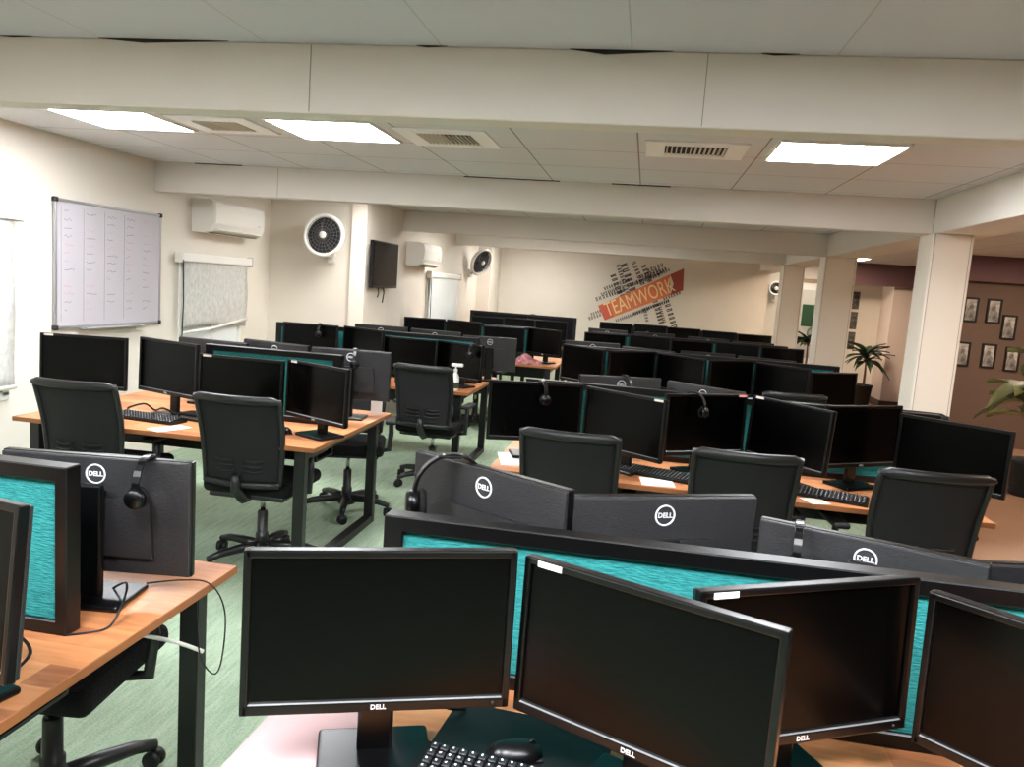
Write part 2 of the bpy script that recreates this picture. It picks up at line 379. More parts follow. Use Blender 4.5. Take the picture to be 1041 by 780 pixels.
for x in (-1.77, -0.45): ceiling_light(x, 10.3, 'lit square ceiling panel behind the third beam', LAMP3)
for x in (-1.9,): ceiling_light(x, 13.0, 'lit square ceiling panel before the far wall', LAMP3)
for x, y in ((3.4, 3.6), (3.0, 13.1), (4.6, 9.3), (4.6, 6.6)): ceiling_light(x, y, 'added unseen fill panel over the side aisle', SIDE_FILL)  # unseen panels added to brighten the side zone and brown wall

DOOR_FILL = emis('door_fill_diffuser', (255, 240, 220), 2.2)
ceiling_light(2.75, 15.2, 'added unseen fill panel before the distant door', DOOR_FILL)  # unseen panel added to brighten the area around the door
def vent(x, y, label, sx, sy, tint):
    t = thing('ceiling_vent', label, 'vent', (x, y, ZC), 0, 'ceiling air vents')
    f = MB()
    for s in (-1, 1):
        f.box((s * (sx / 2 + 0.05), 0, -0.004), (0.1, sy + 0.2, 0.01), 0.002, seg=1); f.box((0, s * (sy / 2 + 0.05), -0.004), (sx, 0.1, 0.01), 0.002, seg=1)
    link('vent_frame', f.mesh('vent_frame', VENTW), t)
    link('vent_backing', MB().box((0, 0, -0.0012), (sx, sy, 0.002)).mesh('vent_backing', tint), t)
    n = 13
    for k in range(n):
        s_ = MB().box((0, 0, 0), (0.004, sy - 0.01, 0.014), 0, RY(0.35 if k < n // 2 else -0.35)).mesh('slat', OFFWH)
        link('slat', s_, t, ((k + 0.5) / n * sx - sx / 2, 0, -0.008))
VENTW = mat('bright_white_metal', (246, 246, 248), 0.5); VD = mat('dark_duct', (44, 38, 34), 0.8); VB = mat('dusty_brown_duct', (112, 96, 84), 0.8)
vent(-2.42, 4.25, 'brownish slotted ceiling vent between the two left light panels', 0.27, 0.24, VB)
vent(-1.15, 4.37, 'dark slotted ceiling vent just right of the middle light panel', 0.30, 0.28, VD)
vent(0.185, 4.42, 'dark slotted ceiling vent left of the right light panel', 0.32, 0.25, VD)

# ------------------------------------------------------------------ wall things
def whiteboard():
    t = thing('whiteboard', 'white marker board covered in faint handwriting on the left wall', 'whiteboard', (-3.945, 5.37, 1.565))
    W_, H_ = 1.16, 0.86
    link('board_surface', MB().box((0.012, 0, 0), (0.016, W_ - 0.02, H_ - 0.02)).mesh('board_surface', BOARD), t)
    f = MB()
    for s in (-1, 1):
        f.box((0.014, s * W_ / 2, 0), (0.026, 0.02, H_ + 0.02), 0.004, seg=1); f.box((0.014, 0, s * H_ / 2), (0.026, W_, 0.02), 0.004, seg=1)
    link('board_frame', f.mesh('board_frame', ALU), t)
    for sy in (-1, 1):
        for sz in (-1, 1): link('corner_cap', MB().box((0.016, sy * W_ / 2, sz * H_ / 2), (0.034, 0.034, 0.034), 0.008).mesh('corner_cap', RUBBER), t)
    link('pen_tray', MB().box((0.05, 0, -H_ / 2 - 0.012), (0.07, 0.7, 0.012), 0.004).mesh('pen_tray', ALU), t)
    rnd = random.Random(3); a = MB()
    cols = (-0.5, -0.28, -0.06, 0.16, 0.36)
    for r in range(13):
        for c in cols:
            if rnd.random() < 0.9:
                y = c; z = 0.36 - r * 0.056; n = rnd.randint(2, 5); a.mi = 1 if rnd.random() < 0.2 else 0
                for k in range(n):
                    l = rnd.uniform(0.008, 0.022)
                    a.box((0.0206, y + l / 2, z + rnd.uniform(-0.006, 0.006)), (0.0008, l, 0.004), 0, RX(rnd.uniform(-0.7, 0.7)))
                    y += l + 0.004
    for c in (-0.53, -0.31, -0.09, 0.13): a.mi = 0; a.box((0.0206, c, 0), (0.0008, 0.002, 0.78))
    link('handwriting', a.mesh('handwriting', [INK, INKR]), t)
whiteboard()
def air_conditioner(label, x, y, z, L_):
    t = thing('air_conditioner', label, 'air conditioner', (x, y, z), 0, None)
    prof = [(0, -0.14), (0.12, -0.14), (0.17, -0.125), (0.205, -0.06), (0.21, 0.06), (0.2, 0.125), (0.17, 0.145), (0, 0.145)]
    b = MB(); b.prism([(p[0], p[1]) for p in prof], -L_ / 2, L_ / 2, 'Y'); me = b.mesh('housing', WHITE)
    link('housing', me, t)
    link('front_panel', MB().prism([(0.206, -0.055), (0.214, -0.055), (0.218, 0.06), (0.206, 0.125), (0.2, 0.125)], -L_ / 2 + 0.02, L_ / 2 - 0.02, 'Y').mesh('front_panel', WHITE), t)
    link('louver', MB().box((0.175, 0, -0.118), (0.075, L_ - 0.12, 0.012), 0.004, RY(-0.35)).mesh('louver', OFFWH), t)
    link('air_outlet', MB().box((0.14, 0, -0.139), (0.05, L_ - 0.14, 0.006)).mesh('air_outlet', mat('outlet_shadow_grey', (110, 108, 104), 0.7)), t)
    link('status_display', MB().box((0.2185, L_ / 2 - 0.12, -0.03), (0.003, 0.05, 0.02), 0.001).mesh('status_display', OFFWH), t)
air_conditioner('white split air conditioner above the askew blind on the left wall', -3.95, 6.9, 2.05, 0.92)
air_conditioner('distant white split air conditioner behind the television', -2.89, 9.72, 1.93, 0.85)
def wall_fan(label, loc, rz, tilt, R_):
    t = thing('wall_fan', label, 'fan', loc, rz, 'oscillating wall fans')
    t.rotation_euler = (0, 0, rz)
    link('wall_bracket', MB().box((0, 0.19, -0.2), (0.09, 0.035, 0.14), 0.012).tube([(0, 0.18, -0.2), (0, 0.1, -0.18), (0, 0.07, -0.05)], 0.02, 8).mesh('wall_bracket', WHITE), t)
    h = bpy.data.objects.new('fan_head', MB().lathe([(0.02, 0.1), (0.065, 0.09), (0.075, 0.03), (0.06, 0.0)], (0, 0, 0), 20, 'Y').mesh('motor_housing', BLACKM)); COL.objects.link(h); h.parent = t; h.rotation_euler = (tilt, 0, 0)
    g = MB()
    ring = [(R_ * math.cos(2 * PI * k / 36), 0, R_ * math.sin(2 * PI * k / 36)) for k in range(36)]
    g.tube([(p[0], -0.035, p[2]) for p in ring], 0.02, 8, True)
    g.tube([(p[0] * 0.97, 0.0, p[2] * 0.97) for p in ring], 0.012, 6, True)
    link('rim', g.mesh('rim', WHITE), h)
    c = MB()
    for q in (0.25, 0.42, 0.58, 0.74, 0.88): c.tube([(p[0] * q, -0.07 + 0.03 * q * q, p[2] * q) for p in ring], 0.0016, 4, True)
    for k in range(24):
        a = 2 * PI * k / 24; c.tube([(0.03 * math.cos(a), -0.072, 0.03 * math.sin(a)), (R_ * 0.6 * math.cos(a), -0.06, R_ * 0.6 * math.sin(a)), (R_ * math.cos(a), -0.036, R_ * math.sin(a))], 0.0016, 4)
    link('wire_guard', c.mesh('wire_guard', mat('grey_wire', (120, 120, 124), 0.4) if 'grey_wire' not in MATS else MATS['grey_wire']), h)
    link('hub_badge', MB().lathe([(0.001, -0.082), (0.03, -0.08), (0.036, -0.07), (0.036, -0.06)], (0, 0, 0), 20, 'Y').mesh('hub_badge', WHITE), h)
    for k in range(3):
        a0 = 2 * PI * k / 3 + 0.4
        def bl(u, v, a0=a0):
            r = 0.03 + u * (R_ - 0.06); a = a0 + (v - 0.5) * 1.5 * (0.5 + 0.5 * u)
            return Vector((r * math.cos(a), -0.012 - (v - 0.5) * 0.03, r * math.sin(a)))
        link('blade', MB().grid(bl, 8, 8, 0.002).mesh('blade', FANB), h)
    link('rear_guard', MB().lathe([(0.07, 0.03), (R_ * 0.8, 0.012), (R_ * 0.97, 0.0)], (0, 0, 0), 32, 'Y', False).mesh('rear_guard', mat('dark_fan_shroud', (36, 35, 36), 0.5) if 'dark_fan_shroud' not in MATS else MATS['dark_fan_shroud']), h)
wall_fan('white rimmed wall fan facing the room, left of the television', (-3.25, 7.69, 2.0), 0.0, -0.1, 0.2)
wall_fan('distant wall fan turned sideways in the far left corner', (-2.68, 12.6, 1.98), PI / 2 - 0.5, 0.35, 0.21)
wall_fan('small far wall fan beyond the rearmost right column', (2.4, 15.78, 1.93), 0.0, 0, 0.12)
def television():
    t = thing('television', 'black flat television on a bracket on the left pillar', 'television', (-2.875, 8.24, 1.755))
    link('tv_body', MB().box((0.075, 0, 0), (0.04, 0.82, 0.49), 0.006).mesh('tv_body', BLACKP), t)
    link('tv_screen', MB().box((0.0965, 0, 0.008), (0.003, 0.79, 0.445)).mesh('tv_screen', SCREEN), t)
    link('wall_mount', MB().box((0.028, 0, 0), (0.056, 0.2, 0.2), 0.004).mesh('wall_mount', STEEL), t)
    for y, l in ((0.05, 0.16), (-0.12, 0.1)): link('dangling_cable', MB().tube([(0.06, y, -0.235), (0.065, y + 0.01, -0.3), (0.058, y - 0.01, -0.245 - l)], 0.006, 6).mesh('dangling_cable', BLACKM), t)
television()
def wall_decal():
    t = thing('wall_decal', 'orange and black word cloud wall sticker with slanted banner on far wall', 'wall decal', (0.0, 14.298, 1.64))
    A = [(-0.84, -0.26), (-0.70, -0.51), (0.62, 0.12), (0.6, 0.5)]
    def lerp(u, v):
        x = (1 - v) * ((1 - u) * A[1][0] + u * A[2][0]) + v * ((1 - u) * A[0][0] + u * A[3][0])
        z = (1 - v) * ((1 - u) * A[1][1] + u * A[2][1]) + v * ((1 - u) * A[0][1] + u * A[3][1])
        return (x, z)
    b = MB(); b.prism([lerp(0, 0), lerp(0.12, 0), lerp(0.12, 1), lerp(0, 1)], -0.004, 0, 'Y'); b.mi = 1
    b.prism([lerp(0.12, 0), lerp(0.84, 0), lerp(0.84, 1), lerp(0.12, 1)], -0.004, 0, 'Y'); b.mi = 2
    b.prism([lerp(0.84, 0), lerp(1, 0), lerp(1, 1), lerp(0.84, 1), lerp(0.88, 0.5)], -0.0045, 0, 'Y')
    link('banner', b.mesh('banner', [RED, ORANGE, DKRED]), t)
    tm = text_mesh('TEAMWORK', 0.30, 0.002, 'banner_lettering', 0.0)
    ang = math.atan2(A[2][1] - A[1][1], A[2][0] - A[1][0]); c = lerp(0.465, 0.48)
    lt = MB(); lt.add(tm, Matrix.Translation((c[0], -0.006, c[1])) @ Matrix.Rotation(-ang, 4, 'Y') @ Matrix.Rotation(PI / 2, 4, 'X') @ Matrix.Diagonal((0.75, 1.2, 1, 1)))
    link('banner_lettering', lt.mesh('banner_lettering', CREAMV), t)
    wc = MB(); rnd = random.Random(11)
    rows = [((-0.95, -0.42), 0.42, 0.3, .05), ((-0.88, -0.15), 0.42, 0.5, .07), ((-0.75, 0.05), 0.42, 0.45, .06), ((-0.45, 0.04), -1.2, -0.0, 0.1), ((-0.62, 0.3), -1.15, 0.42, .1), ((-0.45, 0.5), -1.15, 0.62, .12), ((-0.2, 0.2), 0.5, 0.55, .07),
            ((-0.1, 0.5), -1.1, 0.4, .09), ((0.02, 0.3), 0.45, 0.35, .05), ((-0.35, 0.12), 0.42, 0.6, .06), ((-0.5, -0.5), 0.42, 0.6, .05), ((-0.2, -0.35), 0.42, 0.65, .05), ((0.15, -0.1), -1.2, 0.45, .09), ((0.3, -0.05), 0.45, 0.3, .06), ((0.25, -0.2), -1.2, 0.3, .05), ((0.0, -0.3), -1.3, 0.2, .06), ((-0.98, -0.5), 0.4, 0.25, .06), ((-0.8, -0.05), 0.42, 0.4, .05), ((-0.55, 0.48), -1.15, 0.5, .07), ((-0.28, 0.55), -1.1, 0.45, .08), ((-0.02, 0.42), 0.45, 0.3, .07), ((-0.15, 0.3), 0.42, 0.35, .06), ((-0.62, -0.42), 0.42, 0.6, .06), ((0.38, -0.15), -1.2, 0.4, .1), ((-0.05, -0.27), 0.42, 0.5, .05)]
    for (x, z), a, l, h in rows:
        q = 0.0; l = max(l, 0.12)
        while q < l:
            wl = rnd.uniform(0.35, 0.7) * h
            for k in range(3):
                px_ = q + (k * wl / 2 if k < 2 else wl / 4); vert = k < 2
                X = x + px_ * math.cos(a); Z = z + px_ * math.sin(a)
                if vert: wc.box((X, -0.0015, Z), (h * 0.16, 0.002, h), 0, RY(-a))
                else:
                    zz = rnd.choice((-0.42, 0, 0.42)) * h
                    wc.box((X - zz * math.sin(a), -0.0015, Z + zz * math.cos(a)), (wl * 0.6, 0.002, h * 0.15), 0, RY(-a))
            q += wl + h * 0.28
    link('word_cloud', wc.mesh('word_cloud', BLKV), t)
wall_decal()
def frame_pic(label, x, y, z, w_, h_):
    t = thing('picture_frame', label, 'picture frame', (x, y, z), 0, 'framed photographs on the brown wall')
    f = MB()
    for s in (-1, 1):
        f.box((s * (w_ / 2 - 0.01), -0.012, 0), (0.024, 0.024, h_), 0.003, seg=1); f.box((0, -0.012, s * (h_ / 2 - 0.01)), (w_ - 0.04, 0.024, 0.024), 0.003, seg=1)
    link('frame', f.mesh('frame', BLACKM), t)
    link('print', MB().box((0, -0.006, 0), (w_ - 0.03, 0.006, h_ - 0.03)).mesh('print', PORTR), t)
    q = MB(); r = random.Random(int(x * 100) + int(z * 90))
    q.lathe([(0.001, -0.0115), (0.028, -0.0112), (0.03, -0.0095)], (r.uniform(-.01, .01), 0, 0.04), 14, 'Y')
    q.prism([(-0.06, -h_ / 2 + 0.03), (0.06, -h_ / 2 + 0.03), (0.05, -0.02), (0.02, 0.02), (-0.02, 0.02), (-0.05, -0.02)], -0.0112, -0.0095, 'Y')
    link('print_figure', q.mesh('print_figure', SILV2), t)
for lab, x, z in (('framed picture, upper left one beside the right column', 4.085, 1.74), ('framed picture, second in the upper row from the column', 4.36, 1.74), ('framed picture, hanging lower in the upper row at right', 4.56, 1.55),
                  ('framed picture, lower left one beside the right column', 4.06, 1.17), ('framed picture, second in the lower row from the column', 4.37, 1.17), ('framed picture, lower right one above the pale plant', 4.65, 1.15)):
    frame_pic(lab, x, 10.998, z, 0.17, 0.31)
for lab, z in (('black square poster, top of three behind the second column', 1.80), ('black square poster, middle of three behind the second column', 1.44), ('black square poster, bottom of three behind the second column', 1.08)):
    t = thing('poster', lab, 'poster', (3.6, 14.998, z), 0, 'square posters on the white side wall')
    link('poster_sheet', MB().box((0, -0.004, 0), (0.26, 0.008, 0.31), 0.001).mesh('poster_sheet', POSTM), t)

# ================================================================== FURNITURE PROTOTYPES
ZD = 0.74
def bench(label, x0, x1, y0, y1, nleg):
    t = thing('desk_bench', label, 'desk', ((x0 + x1) / 2, (y0 + y1) / 2, 0), 0, 'double sided desk benches')
    L_, D_ = x1 - x0, y1 - y0
    b = MB(); b.box((0, 0, ZD - 0.0125), (L_, D_, 0.025), 0.002, seg=1)
    for f in b.bm.faces: f.material_index = 0 if f.normal.z > 0.9 else 1
    link('tabletop', b.mesh('tabletop', [WOOD, EDGE]), t)
    for i in range(nleg):
        x = -L_ / 2 + 0.1 + i * (L_ - 0.2) / (nleg - 1)
        f = MB(); w_ = 0.05
        for s in (-1, 1): f.box((x, s * (D_ / 2 - 0.07), (ZD - 0.025) / 2), (0.06, w_, ZD - 0.027), 0.003, seg=1)
        f.box((x, 0, 0.026), (0.06, D_ - 0.19, 0.05), 0.003, seg=1); f.box((x, 0, ZD - 0.052), (0.06, D_ - 0.19, 0.05), 0.003, seg=1)
        link('leg_frame', f.mesh('leg_frame', STEEL), t)
    for s in (-1, 1): link('support_rail', MB().box((0, s * 0.32, ZD - 0.045), (L_ - 0.28, 0.04, 0.035)).mesh('support_rail', STEEL), t)
    link('cable_tray', MB().prism([(-0.13, ZD - 0.075), (-0.12, ZD - 0.2), (0.12, ZD - 0.2), (0.13, ZD - 0.075), (0.12, ZD - 0.075), (0.11, ZD - 0.19), (-0.11, ZD - 0.19), (-0.12, ZD - 0.075)], -L_ / 2 + 0.2, L_ / 2 - 0.2, 'X').mesh('cable_tray', STEEL), t)
    return t
def partition(label, x0, x1, y, zt, fab=None, end=0.05):
    t = thing('desk_partition', label, 'partition', ((x0 + x1) / 2, y, ZD), 0, 'fabric desk partitions')
    L_ = x1 - x0; H_ = zt - ZD
    n = max(2, round(L_ / 1.2)); fr = MB()
    fr.box((0, 0, H_ - 0.018), (L_, 0.05, 0.036), 0.003, seg=1); fr.box((0, 0, 0.018), (L_, 0.05, 0.034), 0.003, seg=1)
    for s in (-1, 1): fr.box((s * (L_ / 2 - end / 2), 0, H_ / 2), (end, 0.0502, H_ - 0.001), 0.003, seg=1)
    link('partition_frame', fr.mesh('partition_frame', PFRAME), t)
    link('fabric_panel', MB().box((0, 0, H_ / 2), (L_ - 2 * end + 0.002, 0.026, H_ - 0.064)).mesh('fabric_panel', fab or TEAL), t)
    return t

# --- monitor meshes (origin: screen centre on the front plane, looking along -Y)
MW, MH = 0.48, 0.30
def monitor_meshes():
    R = {}
    b = MB(); bz = 0.014; bb = 0.02
    # bezel frame around a recessed screen
    b.box((-MW / 2 + bz / 2, 0.011, 0), (bz, 0.022, MH), 0.003, seg=2); b.box((MW / 2 - bz / 2, 0.011, 0), (bz, 0.022, MH), 0.003, seg=2)
    b.box((0, 0.011, MH / 2 - bz / 2), (MW - 0.006, 0.022, bz), 0.003, seg=2); b.box((0, 0.011, -MH / 2 + bb / 2), (MW - 0.006, 0.022, bb), 0.003, seg=2)
    b.prism([(0.0, -MH / 2 + bb - 0.001), (0.007, -MH / 2 + bb + 0.0035), (0.0075, -MH / 2 + bb - 0.003)], -MW / 2 + bz, MW / 2 - bz, 'X')
    R['bezel'] = b.mesh('bezel', BLACKP)
    R['bezel_glint'] = MB().prism([(-0.0004, -MH / 2 + bb), (0.003, -MH / 2 + bb + 0.0014), (0.005, -MH / 2 + bb - 0.001)], -MW / 2 + bz, MW / 2 - bz, 'X').mesh('bezel_glint', ALU)  # bright sliver standing in for ceiling light reflected on the bezel ledge
    R['screen'] = MB().box((0, 0.0085, 0.003), (MW - 2 * bz + 0.001, 0.003, MH - bz - bb + 0.001)).mesh('screen', SCREEN)
    b = MB()
    def ring(y, ix, iz): return [Vector((sx * (MW / 2 - ix), y, sz * (MH / 2 - iz))) for sx, sz in ((-1, -1), (1, -1), (1, 1), (-1, 1))]
    b.box((0, 0.0255, 0), (MW - 0.004, 0.013, MH - 0.004), 0.004, seg=2)
    b.prism([(-0.15, -0.1), (0.15, -0.1), (0.14, 0.05), (-0.14, 0.05)], 0.03, 0.046, 'Y')
    R['back_shell'] = b.mesh('back_shell', BACKP)
    b = MB(); b.box((0, 0.0325, -MH / 2 + 0.045), (0.11, 0.002, 0.03), 0.0005, seg=1); R['port_cover'] = b.mesh('port_cover', BLACKM)
    b = MB(); n = 32
    b.lathe([(0.0215, 0), (0.0215, 0.002), (0.0255, 0.002), (0.0255, 0)], (0, 0, 0), n, 'Y', False)
    tm = text_mesh('DELL', 0.0165, 0.0006, 'badge', 0.0005)
    b.add(tm, Matrix.Translation((0, 0.0012, 0)) @ Matrix.Rotation(PI, 4, 'Z') @ Matrix.Rotation(PI / 2, 4, 'X'))
    R['back_badge'] = b.mesh('back_badge', SILVER)
    b = MB(); b.add(text_mesh('DELL', 0.0125, 0.0004, 'badge', 0.0003), Matrix.Rotation(PI / 2, 4, 'X')); R['front_badge'] = b.mesh('front_badge', SILVER)
    b = MB(); b.box((0, 0, 0.15), (0.066, 0.022, 0.30), 0.006); b.box((0, -0.018, 0.25), (0.05, 0.03, 0.06), 0.004, seg=1); R['stand_neck'] = b.mesh('stand_neck', BLACKP)
    b = MB(); b.box((0, 0, 0.008), (0.21, 0.17, 0.016), 0.007, seg=3); R['stand_base'] = b.mesh('stand_base', BLACKP)
    b = MB(); b.box((0, -0.0004, 0), (0.05, 0.001, 0.011)); R['asset_sticker'] = b.mesh('asset_sticker', PAPER)
    b = MB(); b.lathe([(0.001, -0.001), (0.003, -0.0008), (0.0032, 0.001)], (0, 0, 0), 10, 'Y'); R['power_button'] = b.mesh('power_button', RUBBER)
    return R
MM = monitor_meshes()
def monitor(label, x, y, yaw_deg, ztop, tilt=1.5, group=None, away=False, sticker=None, size=1.05):
    """x, y: centre of the face that turns to the room's entrance; yaw about that face."""
    a = math.radians(yaw_deg)
    nx, ny = -math.sin(a), math.cos(a)           # pointing away from the entrance
    if away:                                       # (x,y) is the centre of the back face
        fx, fy = x + nx * 0.034, y + ny * 0.034; rz = a + PI
    else: fx, fy = x, y; rz = a
    t = thing('monitor', label, 'monitor', (fx, fy, ZD), rz, group)
    size = 1.0 if (y < 1.7 and not away and x > -0.6) else size
    t.scale = (size, 1, size)
    zc = (ztop - ZD) / size - MH / 2; ti = math.radians(-tilt)
    hd = link('bezel', MM['bezel'], t, (0, 0, zc), (ti, 0, 0))
    link('bezel_glint', MM['bezel_glint'], t, (0, 0, zc), (ti, 0, 0))
    link('screen', MM['screen'], t, (0, 0, zc), (ti, 0, 0)); link('back_shell', MM['back_shell'], t, (0, 0, zc), (ti, 0, 0))
    link('stand_neck', MM['stand_neck'], t, (0, 0.062, 0)); link('stand_base', MM['stand_base'], t, (0, 0.045, 0))
    if away:
        bs = link('back_badge', MM['back_badge'], t, (0, 0.0318 + math.sin(ti) * -0.105, zc + 0.105), (ti, 0, 0))
        link('port_cover', MM['port_cover'], t, (0, 0, zc), (ti, 0, 0))
    else:
        ct, st = math.cos(ti), math.sin(ti)
        q = -MH / 2 + 0.010
        link('front_badge', MM['front_badge'], t, (0, -0.0006 - st * q, zc + ct * q), (ti, 0, 0))
        link('power_button', MM['power_button'], t, (MW / 2 - 0.03, -0.0006 - st * q, zc + ct * q), (ti, 0, 0))
        if sticker:
            q = MH / 2 - 0.008
            s_ = link('asset_sticker', MM['asset_sticker'], t, (sticker[0], -0.0006 - st * q, zc + ct * q), (ti, 0, 0))
            if len(sticker) > 1:
                s_.data = s_.data.copy(); s_.data.materials[0] = sticker[1]; s_['label'] = 'pink sticker'
    return t

# --- headset (origin: underside of the band apex; cups fall along local X)
def headset_meshes():
    R = {}
    pts = [(0.072 * math.sin(a), 0, 0.074 * math.cos(a) - 0.07) for a in [math.radians(-100 + 200 * k / 16) for k in range(17)]]
    b = MB()
    for p, q in zip(pts, pts[1:]):
        d_ = Vector(q) - Vector(p); m_ = (Vector(p) + Vector(q)) / 2
        b.box(m_, (d_.length * 1.08, 0.02, 0.006), 0.001, RY(-math.atan2(d_.z, d_.x)), seg=1)
    R['headband'] = b.mesh('headband', BLACKP)
    b = MB(); b.box((0, 0, 0.001), (0.06, 0.022, 0.006), 0.002, seg=1); R['head_pad'] = b.mesh('head_pad', BLACKM)
    b = MB(); b.lathe([(0.001, 0.016), (0.022, 0.015), (0.026, 0.009), (0.026, -0.006), (0.02, -0.008)], (0, 0, 0), 20, 'X'); R['ear_cup'] = b.mesh('ear_cup', BLACKP)
    b = MB(); b.lathe([(0.012, -0.008), (0.028, -0.009), (0.03, -0.016), (0.026, -0.022), (0.008, -0.02)], (0, 0, 0), 20, 'X'); R['ear_cushion'] = b.mesh('ear_cushion', SEATF)
    b = MB(); b.tube([(0.018, 0, -0.005), (0.024, 0.03, -0.03), (0.02, 0.06, -0.055), (0.012, 0.085, -0.066)], [0.004, 0.0025, 0.0025, 0.003], 6); b.lathe([(0.001, 0.0), (0.006, 0.004), (0.006, 0.018), (0.001, 0.022)], (0.012, 0.085, -0.076), 8); R['microphone_boom'] = b.mesh('microphone_boom', BLACKM)
    b = MB(); b.lathe([(0.001, 0.0175), (0.012, 0.0165)], (0, 0, 0), 16, 'X'); R['cup_badge'] = b.mesh('cup_badge', ALU)
    return R
HM = headset_meshes()
def headset(label, x, y, z, rz, group='headsets hung over the monitors', lean=0.0):
    t = thing('headset', label, 'headset', (x, y, z), rz, group); t.rotation_euler = (0, lean, rz)
    link('headband', HM['headband'], t); link('head_pad', HM['head_pad'], t)
    for s in (1, -1):
        c = link('ear_cup', HM['ear_cup'], t, (s * 0.071, 0, -0.09), (0, 0, 0 if s > 0 else PI))
        link('ear_cushion', HM['ear_cushion'], c)
        if s > 0: link('cup_badge', HM['cup_badge'], c)
    link('microphone_boom', HM['microphone_boom'], t, (0.071, 0, -0.09))
    return t

# --- office chair (faces +Y, origin on the floor under the gas column)
def make_chair():
    t = thing('office_chair', 'x', 'chair')
    zs = 0.46
    b = MB(); b.box((0, 0.01, zs + 0.015), (0.49, 0.47, 0.075), 0.032, seg=4)
    link('seat', b.mesh('seat', SEATF), t)
    link('seat_pan', MB().box((0, -0.01, zs - 0.03), (0.42, 0.4, 0.03), 0.01).mesh('seat_pan', CHPL), t)
    # back: a tapering curved mesh panel in a frame
    def bp(u, v, off=0.0, grow=0.0):
        z = 0.52 + v * 0.46
        wv = 0.205 + 0.02 * math.sin(v * PI * 0.6) + grow
        x = (u - 0.5) * 2 * wv
        y = -0.25 - 0.085 * v - 0.045 * (1 - 4 * (u - 0.5) ** 2) + 0.05 * math.sin(v * PI) * 0.6 + off
        return Vector((x, y, z))
    link('back_mesh', MB().grid(lambda u, v: bp(u, v), 12, 14, 0.006).mesh('back_mesh', MESHF), t)
    f = MB()
    f.tube([bp(0, v / 10) for v in range(11)], 0.014, 8); f.tube([bp(1, v / 10) for v in range(11)], 0.014, 8)
    f.tube([bp(u / 12, 0) for u in range(13)], [0.02] * 13, 8)
    def topbar(u, v):
        p = bp(u, 1.0); return p + Vector((0, -0.004 + 0.006 * math.sin(v * 2 * PI), 0))
    link('back_frame', f.mesh('back_frame', CHPL), t)
    tb = MB(); sec = [(0.012, -0.026), (0.015, -0.012), (0.014, 0.008), (0.006, 0.016), (-0.006, 0.016), (-0.014, 0.008), (-0.015, -0.012), (-0.012, -0.026)]
    def trail(u, v):
        q = sec[int(round(v * 8)) % 8]; e = min(1.0, 10 * min(u, 1 - u) + 0.25)
        return bp(u, 1.0, 0, 0.012) + Vector((0, q[0], q[1] * e - 0.012 * (1 - e)))
    tb.grid(trail, 24, 8)
    bmesh.ops.remove_doubles(tb.bm, verts=tb.bm.verts[:], dist=1e-5)
    bmesh.ops.holes_fill(tb.bm, edges=[e for e in tb.bm.edges if e.is_boundary], sides=10)
    link('top_rail', tb.mesh('top_rail', CHPL), t)
    ls = MB()
    for r, (v, us) in enumerate(((0.16, (0.2, 0.45)), (0.16, (0.55, 0.8)), (0.22, (0.18, 0.44)), (0.22, (0.56, 0.82)), (0.28, (0.2, 0.44)), (0.28, (0.56, 0.8)))):
        ls.tube([bp(us[0] + (us[1] - us[0]) * k / 5, v - 0.015 * math.sin(k / 5 * PI), -0.008) for k in range(6)], 0.006, 6)
    link('lumbar_rib', ls.mesh('lumbar_rib', CHPL), t)
    sp = MB(); sp.tube([(0, -0.12, zs - 0.03), (0, -0.24, zs - 0.03), (0, -0.325, 0.5), (0, -0.335, 0.58)], [0.03, 0.03, 0.028, 0.02], 8); link('back_support', sp.mesh('back_support', CHPL), t)
    for s in (-1, 1):
        a = MB(); a.tube([(s * 0.2, -0.02, zs - 0.03), (s * 0.275, -0.02, zs - 0.02), (s * 0.285, -0.03, zs + 0.1), (s * 0.28, -0.02, 0.645)], [0.016, 0.018, 0.018, 0.016], 8)
        ar = link('armrest', a.mesh('armrest', CHPL), t)
        link('arm_pad', MB().box((s * 0.28, 0.01, 0.658), (0.075, 0.25, 0.028), 0.012, seg=2).mesh('arm_pad', BLACKM), ar)
    gc = MB(); gc.lathe([(0.035, 0.09), (0.035, 0.17), (0.028, 0.175), (0.028, 0.29), (0.024, 0.3)], (0, 0, 0), 16); gl = link('gas_column', gc.mesh('gas_column', CHPL), t)
    link('column_rod', MB().lathe([(0.014, 0.29), (0.014, 0.43)], (0, 0, 0), 14).mesh('column_rod', CHROME), gl)
    link('tilt_mechanism', MB().box((0, -0.02, 0.42), (0.16, 0.24, 0.05), 0.012).mesh('tilt_mechanism', CHPL), t)
    sb = MB()
    sb.lathe([(0.06, 0.06), (0.065, 0.09), (0.045, 0.12), (0.036, 0.13)], (0, 0, 0), 20)
    cast = []
    for k in range(5):
        an = 2 * PI * k / 5 + 0.3; c, s_ = math.cos(an), math.sin(an)
        P = [(0.04, 0.098, 0.03), (0.14, 0.1, 0.026), (0.24, 0.092, 0.022), (0.31, 0.075, 0.017)]
        sb.tube([(c * r, s_ * r, z) for r, z, _ in P], [q for *_, q in P], 8)
        cast.append((c * 0.305, s_ * 0.305, an))
    st = link('star_base', sb.mesh('star_base', CHPL), t)
    cb = MB()
    for s in (-1, 1): cb.lathe([(0.004, -0.011), (0.026, -0.011), (0.029, -0.004), (0.029, 0.004), (0.026, 0.011), (0.004, 0.011)], (s * 0.016, 0, 0.029), 16, 'X')
    cb.box((0, 0, 0.045), (0.018, 0.05, 0.03), 0.008); cb.lathe([(0.007, 0.05), (0.007, 0.075)], (0, 0, 0), 8)
    cm = cb.mesh('caster', BLACKM)
    for x, y, an in cast: link('caster', cm, t, (x, y, 0), (0, 0, an + 0.5))
    return t
